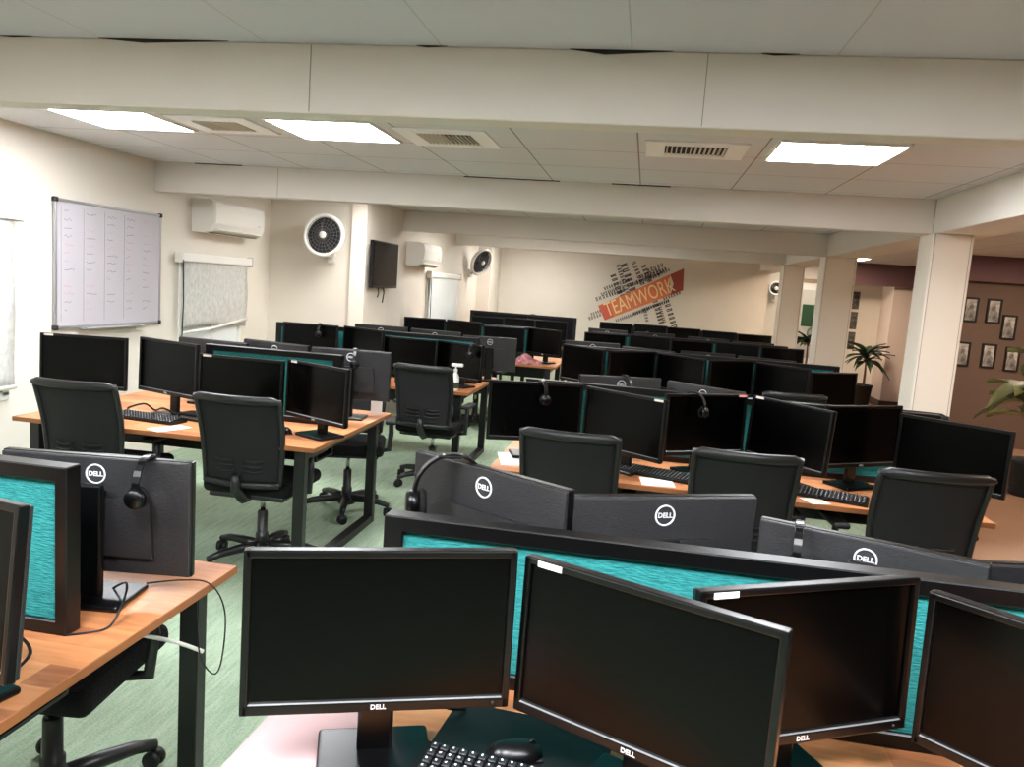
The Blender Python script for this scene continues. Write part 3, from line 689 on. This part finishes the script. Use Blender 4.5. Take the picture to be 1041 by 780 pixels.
CH0 = make_chair(); CH_USED = False
def chair(label, x, y, rz=0.0, group='black mesh office chairs'):
    global CH_USED
    o = CH0 if not CH_USED else copy_tree(CH0); CH_USED = True
    o.location = (x, y, 0); o.rotation_euler = (0, 0, rz); tag(o, label, 'chair', group)
    return o

# --- keyboard, mouse, paper, cables
def keyboard(label, x, y, rz, w_=0.43):
    t = thing('keyboard', label, 'keyboard', (x, y, ZD), rz, 'black keyboards on the desks')
    link('keyboard_case', MB().prism([(-0.065, 0), (0.065, 0), (0.066, 0.024), (-0.066, 0.012)], -w_ / 2, w_ / 2, 'X').mesh('keyboard_case', BLACKP), t)
    k = MB(); n = int(w_ / 0.0195)
    for r in range(6):
        for c in range(n):
            yy = -0.052 + r * 0.0205; z = 0.0125 + (yy + 0.066) / 0.131 * 0.012 + 0.003
            k.box((-w_ / 2 + 0.012 + (c + 0.5) * (w_ - 0.024) / n, yy, z), (0.0152, 0.0152, 0.007), 0.0015, RX(0.09), seg=1)
    link('keycaps', k.mesh('keycaps', KEYS), t)
    g = MB()
    for r in range(6):
        for c in range(n):
            yy = -0.050 + r * 0.0205; z = 0.0125 + (yy + 0.066) / 0.131 * 0.012 + 0.0068
            g.box((-w_ / 2 + 0.0105 + (c + 0.5) * (w_ - 0.024) / n, yy, z), (0.0035, 0.0045, 0.0006), 0, RX(0.09))
    link('key_marks', g.mesh('key_marks', SILVER), t)
    return t
def mouse(label, x, y, rz):
    t = thing('computer_mouse', label, 'mouse', (x, y, ZD), rz, 'black computer mice')
    def sh(u, v):
        a = u * PI; q = (v - 0.5) * 2; r = 0.031 * math.sqrt(max(0.0, 1 - abs(q) ** 3.2)) + 0.0005
        return Vector((r * math.cos(a), q * 0.056, 0.004 + math.sin(a) * (0.030 + 0.004 * -q) * math.sqrt(max(0, 1 - abs(q) ** 3.2))))
    link('mouse_shell', MB().grid(sh, 14, 18).mesh('mouse_shell', BLACKP), t)
    link('mouse_base', MB().box((0, 0, 0.004), (0.056, 0.1, 0.006), 0.002, seg=1).mesh('mouse_base', BLACKM), t)
    link('scroll_wheel', MB().lathe([(0.008, -0.003), (0.008, 0.003)], (0, 0.034, 0.027), 12, 'X').mesh('scroll_wheel', RUBBER), t)
    return t
def sheet(label, x, y, w_, d_, rz, m=PAPER, name='paper_sheet', cat='paper'):
    o = link(name, MB().grid(lambda u, v: Vector(((u - .5) * w_, (v - .5) * d_, 0.0008 + 0.004 * (u * v) ** 2)), 6, 6, 0.0006).mesh(name, m), None, (x, y, ZD), (0, 0, rz))
    return tag(o, label, cat)
def smooth(pts, n=8):
    P = [Vector(p) for p in pts]; out = []
    for i in range(len(P) - 1):
        p0, p1, p2, p3 = P[max(i - 1, 0)], P[i], P[i + 1], P[min(i + 2, len(P) - 1)]
        for k in range(n):
            q = k / n
            out.append(0.5 * ((2 * p1) + (p2 - p0) * q + (2 * p0 - 5 * p1 + 4 * p2 - p3) * q * q + (3 * p1 - p0 - 3 * p2 + p3) * q ** 3))
    return out + [P[-1]]
def cable(label, pts, r=0.003, m=BLACKM):
    o = link('cable', MB().tube(smooth(pts), r, 6).mesh('cable', m)); return tag(o, label, 'cable', 'loose cables')

# ================================================================== DESK ROWS
bench('nearest left desk bench with orange wood top, cut by the left picture edge', -3.4, -1.145, 0.98, 2.15, 2)
bench('second left desk bench from the front, below the whiteboard', -3.35, -1.6, 3.76, 5.01, 2)
bench('third left desk bench from the front, level with the air conditioner', -3.4, -1.36, 6.27, 7.52, 2)
bench('fourth left desk bench from the front, beside the television wall', -2.8, -0.95, 9.0, 10.25, 3)
bench('farthest left desk bench, below the dark tall partition', -2.8, -1.05, 11.9, 13.1, 3)
bench('nearest right desk bench in the foreground', -0.61, 1.75, 1.05, 2.29, 3)
bench('second right desk bench from the front, with three pulled up chairs', -0.69, 1.62, 3.74, 4.98, 3)
bench('third right desk bench from the front', -0.65, 1.72, 6.43, 7.67, 3)
bench('fourth right desk bench from the front', -0.7, 1.75, 9.2, 10.4, 3)
bench('farthest right desk bench, nearest the orange wall decal', -0.7, 1.75, 11.95, 13.15, 3)
partition('teal partition on the nearest left bench, thick black end post', -3.35, -1.28, 1.62, 1.15, end=0.032)
partition('teal partition on the second left bench below the whiteboard', -2.58, -1.72, 4.4, 1.163)
partition('teal partition on the third left bench', -3.35, -1.43, 6.9, 1.15)
partition('teal partition on the fourth left bench', -2.75, -1.3, 9.62, 1.14)
partition('tall dark partition on the farthest left bench', -2.72, -1.03, 12.3, 1.205, DARKFAB)
partition('long teal partition across the nearest right bench in the foreground', -0.535, 1.7, 1.685, 1.11, end=0.045)
partition('teal partition on the second right bench', -0.62, 1.55, 4.37, 1.13)
partition('teal partition on the third right bench', -0.58, 1.66, 7.05, 1.15)
partition('teal partition on the fourth right bench', -0.62, 1.7, 9.8, 1.145)
partition('dark partition on the farthest right bench below the decal', -0.62, 1.7, 12.5, 1.15, DARKFAB)

GS = 'black desk monitors facing the entrance'; GB = 'black desk monitors turned away'
O = ['first', 'second', 'third', 'fourth', 'fifth', 'sixth']
# nearest right bench
monitor('large foreground monitor with dark screen, leftmost on the nearest right bench', -0.411, 1.296, 20.7, 1.160, 0.9, GS)
monitor('foreground monitor with white sticker, second from left, angled to the right', 0.039, 1.299, -24.7, 1.148, 0.9, GS, sticker=(-0.185,))
monitor('foreground monitor partly hidden, third from left, angled to the left', 0.351, 1.443, 28.1, 1.145, 1.9, GS, sticker=(-0.19,))
monitor('foreground monitor cut by the right picture edge, fourth from left', 0.742, 1.357, -41.5, 1.137, -2, GS)
monitor('turned away monitor with headset over it, leftmost behind the foreground partition', -0.355, 1.885, -30.2, 1.185, 1, GB, True)
monitor('turned away monitor, second from left behind the foreground partition', 0.092, 1.921, 24.0, 1.156, 1, GB, True)
monitor('turned away monitor with headset, third from left behind the foreground partition', 0.565, 1.93, -21.0, 1.103, 1, GB, True)
monitor('turned away monitor at right picture edge behind the foreground partition', 1.04, 1.95, 14.0, 1.09, 1, GB, True)
# second right bench
monitor('monitor with headset over it, first from left on the second right bench', -0.523, 4.097, 17.7, 1.144, 1.5, GS)
monitor('monitor, second from left on second right bench, above the leftmost chair there', -0.068, 3.994, -35.9, 1.143, 1.5, GS, sticker=(0.2,))
monitor('monitor with pink sticker, third from left on the second right bench', 0.36, 4.11, 34.0, 1.160, 1.5, GS, sticker=(0.21, PINKT))
monitor('monitor strongly angled to the right, fourth from left on the second right bench', 0.739, 4.035, -51.4, 1.164, 4, GS, sticker=(-0.19,))
monitor('monitor, fifth from left on the second right bench, second from its right end', 1.138, 4.166, 33.0, 1.167, 1.5, GS)
monitor('monitor at the right end of the second right bench, beside the walkway', 1.476, 3.977, -39.7, 1.147, 2, GS)
monitor('turned away monitor with headset, left one beyond the second right bench partition', -0.10, 4.66, 22.0, 1.153, 1, GB, True)
monitor('turned away monitor, middle one beyond the second right bench partition', 0.37, 4.66, -36.0, 1.14, 1, GB, True)
# third right bench
for i, (x, y, a, z) in enumerate(((-0.50, 6.8, -40, 1.16), (-0.065, 6.8, 40, 1.157), (0.325, 6.80, -40, 1.15), (0.76, 6.79, 40, 1.148), (1.15, 6.8, -40, 1.14), (1.57, 6.76, 34, 1.12))):
    monitor('monitor facing the entrance, %s from left on the third right bench' % O[i], x, y, a, z, 1.5, GS)
for i, (x, y, a, z) in enumerate(((-0.45, 7.36, 8, 1.17), (0.05, 7.34, -20, 1.15), (0.6, 7.36, 12, 1.16), (1.1, 7.34, -18, 1.15))):
    monitor('turned away monitor, %s from left on the third right bench' % O[i], x, y, a, z, 1, GB, True)
# fourth and farthest right benches
for i, (x, a, z) in enumerate(((-0.44, 10, 1.15), (0.08, -15, 1.16), (0.58, 14, 1.14), (1.09, -14, 1.15), (1.6, 12, 1.14))):
    monitor('monitor facing the entrance, %s from left on the fourth right bench' % O[i], x, 9.5, a, z, 1.5, GS)
for i, (x, a, z) in enumerate(((-0.45, -12, 1.17), (0.15, 12, 1.17), (0.8, -10, 1.16), (1.35, 8, 1.15))):
    monitor('turned away monitor, %s from left on the fourth right bench' % O[i], x, 10.1, a, z, 1, GB, True)
for i, (x, a, z) in enumerate(((-0.42, 6, 1.18), (0.1, -4, 1.19), (0.6, 6, 1.18), (1.12, -5, 1.17), (1.64, 6, 1.16))):
    monitor('monitor facing the entrance, %s from left on the farthest right bench' % O[i], x, 12.25, a, z, 1.5, GS)
# left benches
monitor('monitor at the left picture edge, only its dark right side showing', -1.325, 1.25, -12, 1.19, 6, GS, size=1.1)
monitor('turned away monitor with headset over it on the nearest left bench', -1.376, 1.822, 8.1, 1.122, 1, GB, True)
monitor('monitor, first from left on second left bench, below the whiteboard', -3.221, 4.15, 11.0, 1.173, 1.5, GS, sticker=(-0.19,))
monitor('monitor, second from left on second left bench, angled right', -2.686, 4.152, -20.2, 1.186, 1.5, GS)
monitor('monitor, third from left on second left bench, behind the front chair', -2.159, 4.018, -1.0, 1.144, 1.5, GS, sticker=(-0.19,))
monitor('monitor at the right end of second left bench, angled right', -1.723, 4.023, -27.6, 1.143, 1.5, GS, sticker=(-0.18,))
monitor('turned away monitor, leftmost beyond second left bench partition', -2.726, 4.70, -5.4, 1.155, 1, GB, True)
monitor('turned away monitor, middle one beyond second left bench partition', -2.298, 4.707, -12.8, 1.175, 1, GB, True)
monitor('turned away monitor with headset, right end beyond second left bench partition', -1.785, 4.70, 7.0, 1.170, 1, GB, True)
monitor('monitor with headset over it, leftmost on the third left bench', -2.915, 6.65, 4.1, 1.176, 1.5, GS)
monitor('monitor, second from left on the third left bench, angled right', -2.431, 6.655, -27.6, 1.174, 1.5, GS)
monitor('monitor, third from left on the third left bench, teal strip above', -1.972, 6.577, -5.4, 1.127, 1.5, GS)
monitor('monitor at the right end of the third left bench beside the white bottle', -1.535, 6.564, -25, 1.123, 1.5, GS)
for i, (x, a, z) in enumerate(((-2.45, 6, 1.175), (-1.92, -8, 1.17), (-1.39, 10, 1.15))):
    monitor('turned away monitor, %s from left on the third left bench' % O[i], x, 7.2, a, z, 1, GB, True)
for i, (x, a, z) in enumerate(((-2.63, 20, 1.17), (-2.15, -22, 1.17), (-1.64, 12, 1.14), (-1.16, -30, 1.15))):
    monitor('monitor facing the entrance, %s from left on the fourth left bench' % O[i], x, 9.36, a, z, 1.5, GS)
for i, (x, a, z) in enumerate(((-2.4, 10, 1.13), (-1.9, -8, 1.14), (-1.4, 6, 1.14))):
    monitor('monitor facing the entrance, %s from left on the farthest left bench' % O[i], x, 12.1, a, z, 1.5, GS)

# headsets
headset('headset hung over the turned away monitor on the nearest left bench', -1.24, 1.84, 1.128, PI / 2 + 0.2)
headset('headset draped over the leftmost monitor behind the foreground partition', -0.445, 1.915, 1.20, PI / 2 - 1.15).scale = (1.3, 1.2, 1.35)
headset('headset over the third monitor behind the foreground partition, near the right', 0.42, 1.985, 1.108, PI / 2 - 0.2)
headset('headset hung on the first monitor of the second right bench', -0.50, 4.11, 1.15, PI / 2 + 0.5)
headset('headset hung on the third monitor of the second right bench', 0.28, 4.07, 1.166, PI / 2 + 0.9)
headset('headset over the left turned away monitor beyond the second right bench', -0.08, 4.67, 1.158, PI / 2 + 0.6)
headset('headset over the right turned away monitor on the second left bench', -1.76, 4.71, 1.175, PI / 2 + 0.3)
headset('headset on the leftmost monitor of the third left bench', -2.83, 6.66, 1.181, PI / 2 + 0.2)
headset('headset at the right end of the third left bench, behind the white bottle', -1.39, 6.50, 1.128, PI / 2 - 0.3)
headset('headset on a turned away monitor of the fourth right bench', 0.05, 10.1, 1.175, PI / 2 + 0.4)
headset('headset on top of the tall dark far left partition', -1.72, 12.3, 1.21, 0.2)

# chairs
chair('empty mesh chair, leftmost, at second left bench below the whiteboard', -2.90, 3.98, 0.05)
chair('empty mesh chair in the left aisle, its star base in view', -2.00, 4.02, 0.02)
chair('chair tucked under the far side of the second left bench', -1.93, 5.12, PI + 0.3)
chair('empty mesh chair at the third left bench, centre of the photo', -1.60, 6.12, -0.06)
chair('chair under the nearest left bench at the lower left corner', -1.60, 1.94, PI + 0.12)
chair('empty chair, leftmost of three at the second right bench', -0.28, 3.93, -0.03)
chair('empty chair, middle of three at the second right bench', 0.49, 3.86, 0.02)
chair('empty chair, right end of three at the second right bench', 1.24, 3.84, 0.08)
chair('chair at the third right bench, its top rail showing above the nearer monitors', 1.12, 6.45, 0.1)
chair('chair at the far side of the second right bench, behind its rightmost monitor', 1.80, 5.25, PI)
chair('chair with a white bag on its seat, beyond the third left bench', -2.33, 8.52, PI)
chair('chair at the fourth left bench beside the pink cloth', -1.82, 8.78, -0.1)

# desk clutter
sheet('white paper sheet at the left edge of the nearest right bench', -0.575, 1.30, 0.21, 0.42, -0.02, PINKP)
o = link('black_sheet', MB().box((0, 0, 0.001), (0.34, 0.36, 0.002), 0.0008, seg=1).mesh('black_sheet', BLACKM), None, (-0.17, 1.39, ZD), (0, 0, -0.1)); tag(o, 'thin black sheet under the foreground keyboard and mouse', 'desk mat')  # thin black sheet added to darken the desktop here
keyboard('black keyboard below the leftmost foreground monitor', -0.20, 1.30, -0.12, 0.29).location.z = ZD + 0.002
mouse('glossy black mouse beside the foreground keyboard', -0.17, 1.41, -1.1).location.z = ZD + 0.002
keyboard('black keyboard on the second left bench below the whiteboard', -2.72, 4.03, -0.12)
keyboard('black keyboard between the middle and right chairs, second right bench', 0.90, 3.90, -0.3)
keyboard('black keyboard right of the leftmost chair, second right bench', 0.12, 3.98, -0.35)
mouse('dark mouse at the right end of the second left bench', -1.90, 4.06, 0.7)
sheet('paper on the second left bench, between the two chairs', -2.48, 3.87, 0.12, 0.2, -0.5, PAPER)
sheet('papers at the left end of the second right bench', -0.58, 4.02, 0.21, 0.3, 0.25, PAPER)
sheet('white paper right of the leftmost chair on the second right bench', 0.13, 3.84, 0.16, 0.16, 0.1, PAPER)
sheet('white paper between the middle and right chairs on the second right bench', 0.86, 3.80, 0.1, 0.11, 0.4, PAPER)
def dock(label, x, y, rz):
    t = thing('docking_box', label, 'docking box', (x, y, ZD), rz)
    link('dock_case', MB().box((0, 0, 0.02), (0.17, 0.11, 0.04), 0.006).mesh('dock_case', BLACKP), t)
    link('dock_ports', MB().box((0, -0.0555, 0.02), (0.12, 0.002, 0.014)).mesh('dock_ports', ALU), t)
dock('small black box on the second left bench, among cables beside the leftmost chair', -2.50, 4.16, -0.2)
cable('tangled black cable on the second left bench below the whiteboard', [(-2.95, 4.2, 0.745), (-2.9, 4.12, 0.78), (-2.84, 4.18, 0.80), (-2.8, 4.22, 0.76), (-2.7, 4.15, 0.79), (-2.62, 4.2, 0.75), (-2.54, 4.25, 0.76)], 0.006)
cable('black cable hanging off the right end of the nearest left bench', [(-1.30, 1.93, 0.746), (-1.22, 1.98, 0.748), (-1.14, 1.99, 0.742), (-1.10, 2.0, 0.66), (-1.095, 1.98, 0.53), (-1.13, 2.0, 0.47), (-1.19, 2.03, 0.50), (-1.215, 2.05, 0.60), (-1.22, 2.05, 0.70)], 0.0022)
cable('thin black cable looping behind the end post of the nearest left bench', [(-1.36, 1.86, 0.745), (-1.27, 1.80, 0.80), (-1.22, 1.72, 0.79), (-1.22, 1.66, 0.744), (-1.28, 1.60, 0.744)], 0.003)
cable('loose black cables at the lower left picture edge', [(-1.42, 1.46, 0.745), (-1.34, 1.50, 0.78), (-1.26, 1.46, 0.765), (-1.27, 1.38, 0.744), (-1.36, 1.36, 0.744), (-1.42, 1.30, 0.744)], 0.004)
cable('white cable slung under the nearest left bench', [(-1.75, 1.98, 0.66), (-1.55, 1.95, 0.575), (-1.38, 1.97, 0.57), (-1.26, 2.0, 0.55), (-1.2, 2.06, 0.5)], 0.006, WHITE)
cable('black cable behind the leftmost foreground monitor stand', [(-0.52, 1.50, 0.745), (-0.45, 1.47, 0.80), (-0.38, 1.46, 0.82), (-0.33, 1.5, 0.77), (-0.30, 1.55, 0.744)], 0.003)
def bottle():
    t = thing('pump_bottle', 'white pump bottle at the right end of the third left bench', 'bottle', (-1.5, 6.36, ZD))
    link('bottle_body', MB().lathe([(0.032, 0.0), (0.035, 0.005), (0.035, 0.11), (0.02, 0.14), (0.014, 0.145), (0.014, 0.155)], n=20).mesh('bottle_body', WHITE), t)
    link('pump_head', MB().lathe([(0.017, 0.155), (0.017, 0.18), (0.006, 0.182), (0.006, 0.2)], n=14).box((0.012, 0, 0.212), (0.1, 0.04, 0.028), 0.01).mesh('pump_head', WHITE), t)
    link('bottle_sleeve', MB().lathe([(0.0358, 0.02), (0.0358, 0.07)], n=20, cap=False).mesh('bottle_sleeve', mat('dark_olive_label', (60, 66, 44), 0.6)), t)
bottle()
o = link('card_box', MB().box((0, 0, 0.055), (0.07, 0.035, 0.11), 0.003).box((0, 0, 0.112), (0.066, 0.031, 0.006), 0.001).mesh('card_box', PAPER), None, (-1.67, 4.9, ZD), (0, 0, 0.4)); tag(o, 'small upright white carton at the far right corner of the second left bench', 'carton')
o = link('white_bag', MB().lathe([(0.001, 0.0), (0.09, 0.003), (0.125, 0.03), (0.13, 0.08), (0.11, 0.13), (0.06, 0.155), (0.02, 0.16), (0.03, 0.18), (0.001, 0.182)], n=24).mesh('white_bag', OFFWH), None, (-2.22, 8.44, 0.513)); tag(o, 'white bag on a chair seat beyond the third left bench', 'bag')
def cloth():
    r = random.Random(5)
    def fn(u, v):
        a = u * 2 * PI; q = v
        rr = 0.17 * (1 - q) * (1 + 0.18 * math.sin(3 * a) + 0.1 * math.sin(7 * a + 1)); return Vector((rr * math.cos(a), rr * 0.6 * math.sin(a), 0.003 + 0.10 * (q ** 0.7) * (1 + 0.25 * math.sin(5 * a + q * 6)) + 0.012 * math.sin(9 * a) * (1 - q)))
    o = link('cloth_bundle', MB().grid(fn, 40, 10).mesh('cloth_bundle', CLOTH), None, (-1.33, 9.13, ZD)); tag(o, 'crumpled pink cloth on the end of the fourth left bench', 'cloth')
cloth()

# ------------------------------------------------------------------ potted plants
def plant(label, x, y, hp, rp, h, nleaf, ll, lw, leafm, name='potted_plant', ribs=False, trunks=1, seed=1):
    r = random.Random(seed)
    t = thing(name, label, 'plant', (x, y, 0), 0, None)
    p = MB()
    if ribs:
        prof = [(rp * 0.8, 0.0)] + [(rp * (0.8 + 0.2 * k / 12) + (0.008 if k % 2 else 0), hp * k / 12) for k in range(1, 13)] + [(rp * 0.9, hp), (rp * 0.85, hp - 0.05)]
    else: prof = [(rp * 0.72, 0.0), (rp, hp - 0.03), (rp * 1.06, hp - 0.03), (rp * 1.06, hp), (rp * 0.92, hp), (rp * 0.9, hp - 0.05)]
    p.lathe(prof, n=28); link('pot', p.mesh('pot', BLACKM), t)
    link('soil', MB().lathe([(0.001, hp - 0.04), (rp * 0.9, hp - 0.045)], n=20).mesh('soil', SOIL), t)
    tops = []
    for k in range(trunks):
        a = 2 * PI * k / max(trunks, 1); bx, by = (0.3 * rp * math.cos(a), 0.3 * rp * math.sin(a)) if trunks > 1 else (0, 0)
        top = (bx * 1.8 + r.uniform(-.02, .02), by * 1.8, h * (0.72 - 0.12 * k)); tops.append(top)
        link('stem', MB().tube([(bx, by, hp - 0.05), (bx * 1.3, by * 1.3, (hp + top[2]) / 2), top], [0.022, 0.018, 0.012], 8).mesh('stem', STEM), t)
    for k in range(nleaf):
        tx, ty, tz = tops[k % trunks]; a = 2.4 * k + r.uniform(-.3, .3); el = r.uniform(0.05, 1.1); L_ = ll * r.uniform(0.75, 1.1); z0 = tz - r.uniform(0, 0.22) * h * 0.5
        def lf(u, v, a=a, el=el, L_=L_, tx=tx, ty=ty, z0=z0):
            d_ = L_ * u; rad = d_ * math.cos(el * (1 - 0.5 * u)); z = z0 + d_ * math.sin(el) - 0.75 * L_ * u * u * (0.9 - 0.4 * el)
            wv = lw * math.sin(PI * min(1, 0.08 + 0.92 * u) ** 0.8) * (v - 0.5); fold = abs(v - 0.5) * lw * 0.35
            return Vector((tx + rad * math.cos(a) - wv * math.sin(a), ty + rad * math.sin(a) + wv * math.cos(a), z + fold))
        link('leaf', MB().grid(lf, 8, 4).mesh('leaf', leafm), t)
    return t
plant('dark leafed plant in a black pot before the white wall with posters', 3.71, 14.0, 0.40, 0.14, 1.25, 34, 0.46, 0.11, LEAF, seed=4)
plant('dark leafed plant in front of the distant door with green notice', 2.93, 14.9, 0.40, 0.14, 1.5, 26, 0.44, 0.11, LEAF, seed=8)
plant('large pale olive plant in a ribbed black pot at the right picture edge', 3.74, 8.1, 0.34, 0.2, 1.72, 30, 0.5, 0.24, LEAFL, ribs=True, trunks=3, seed=2)
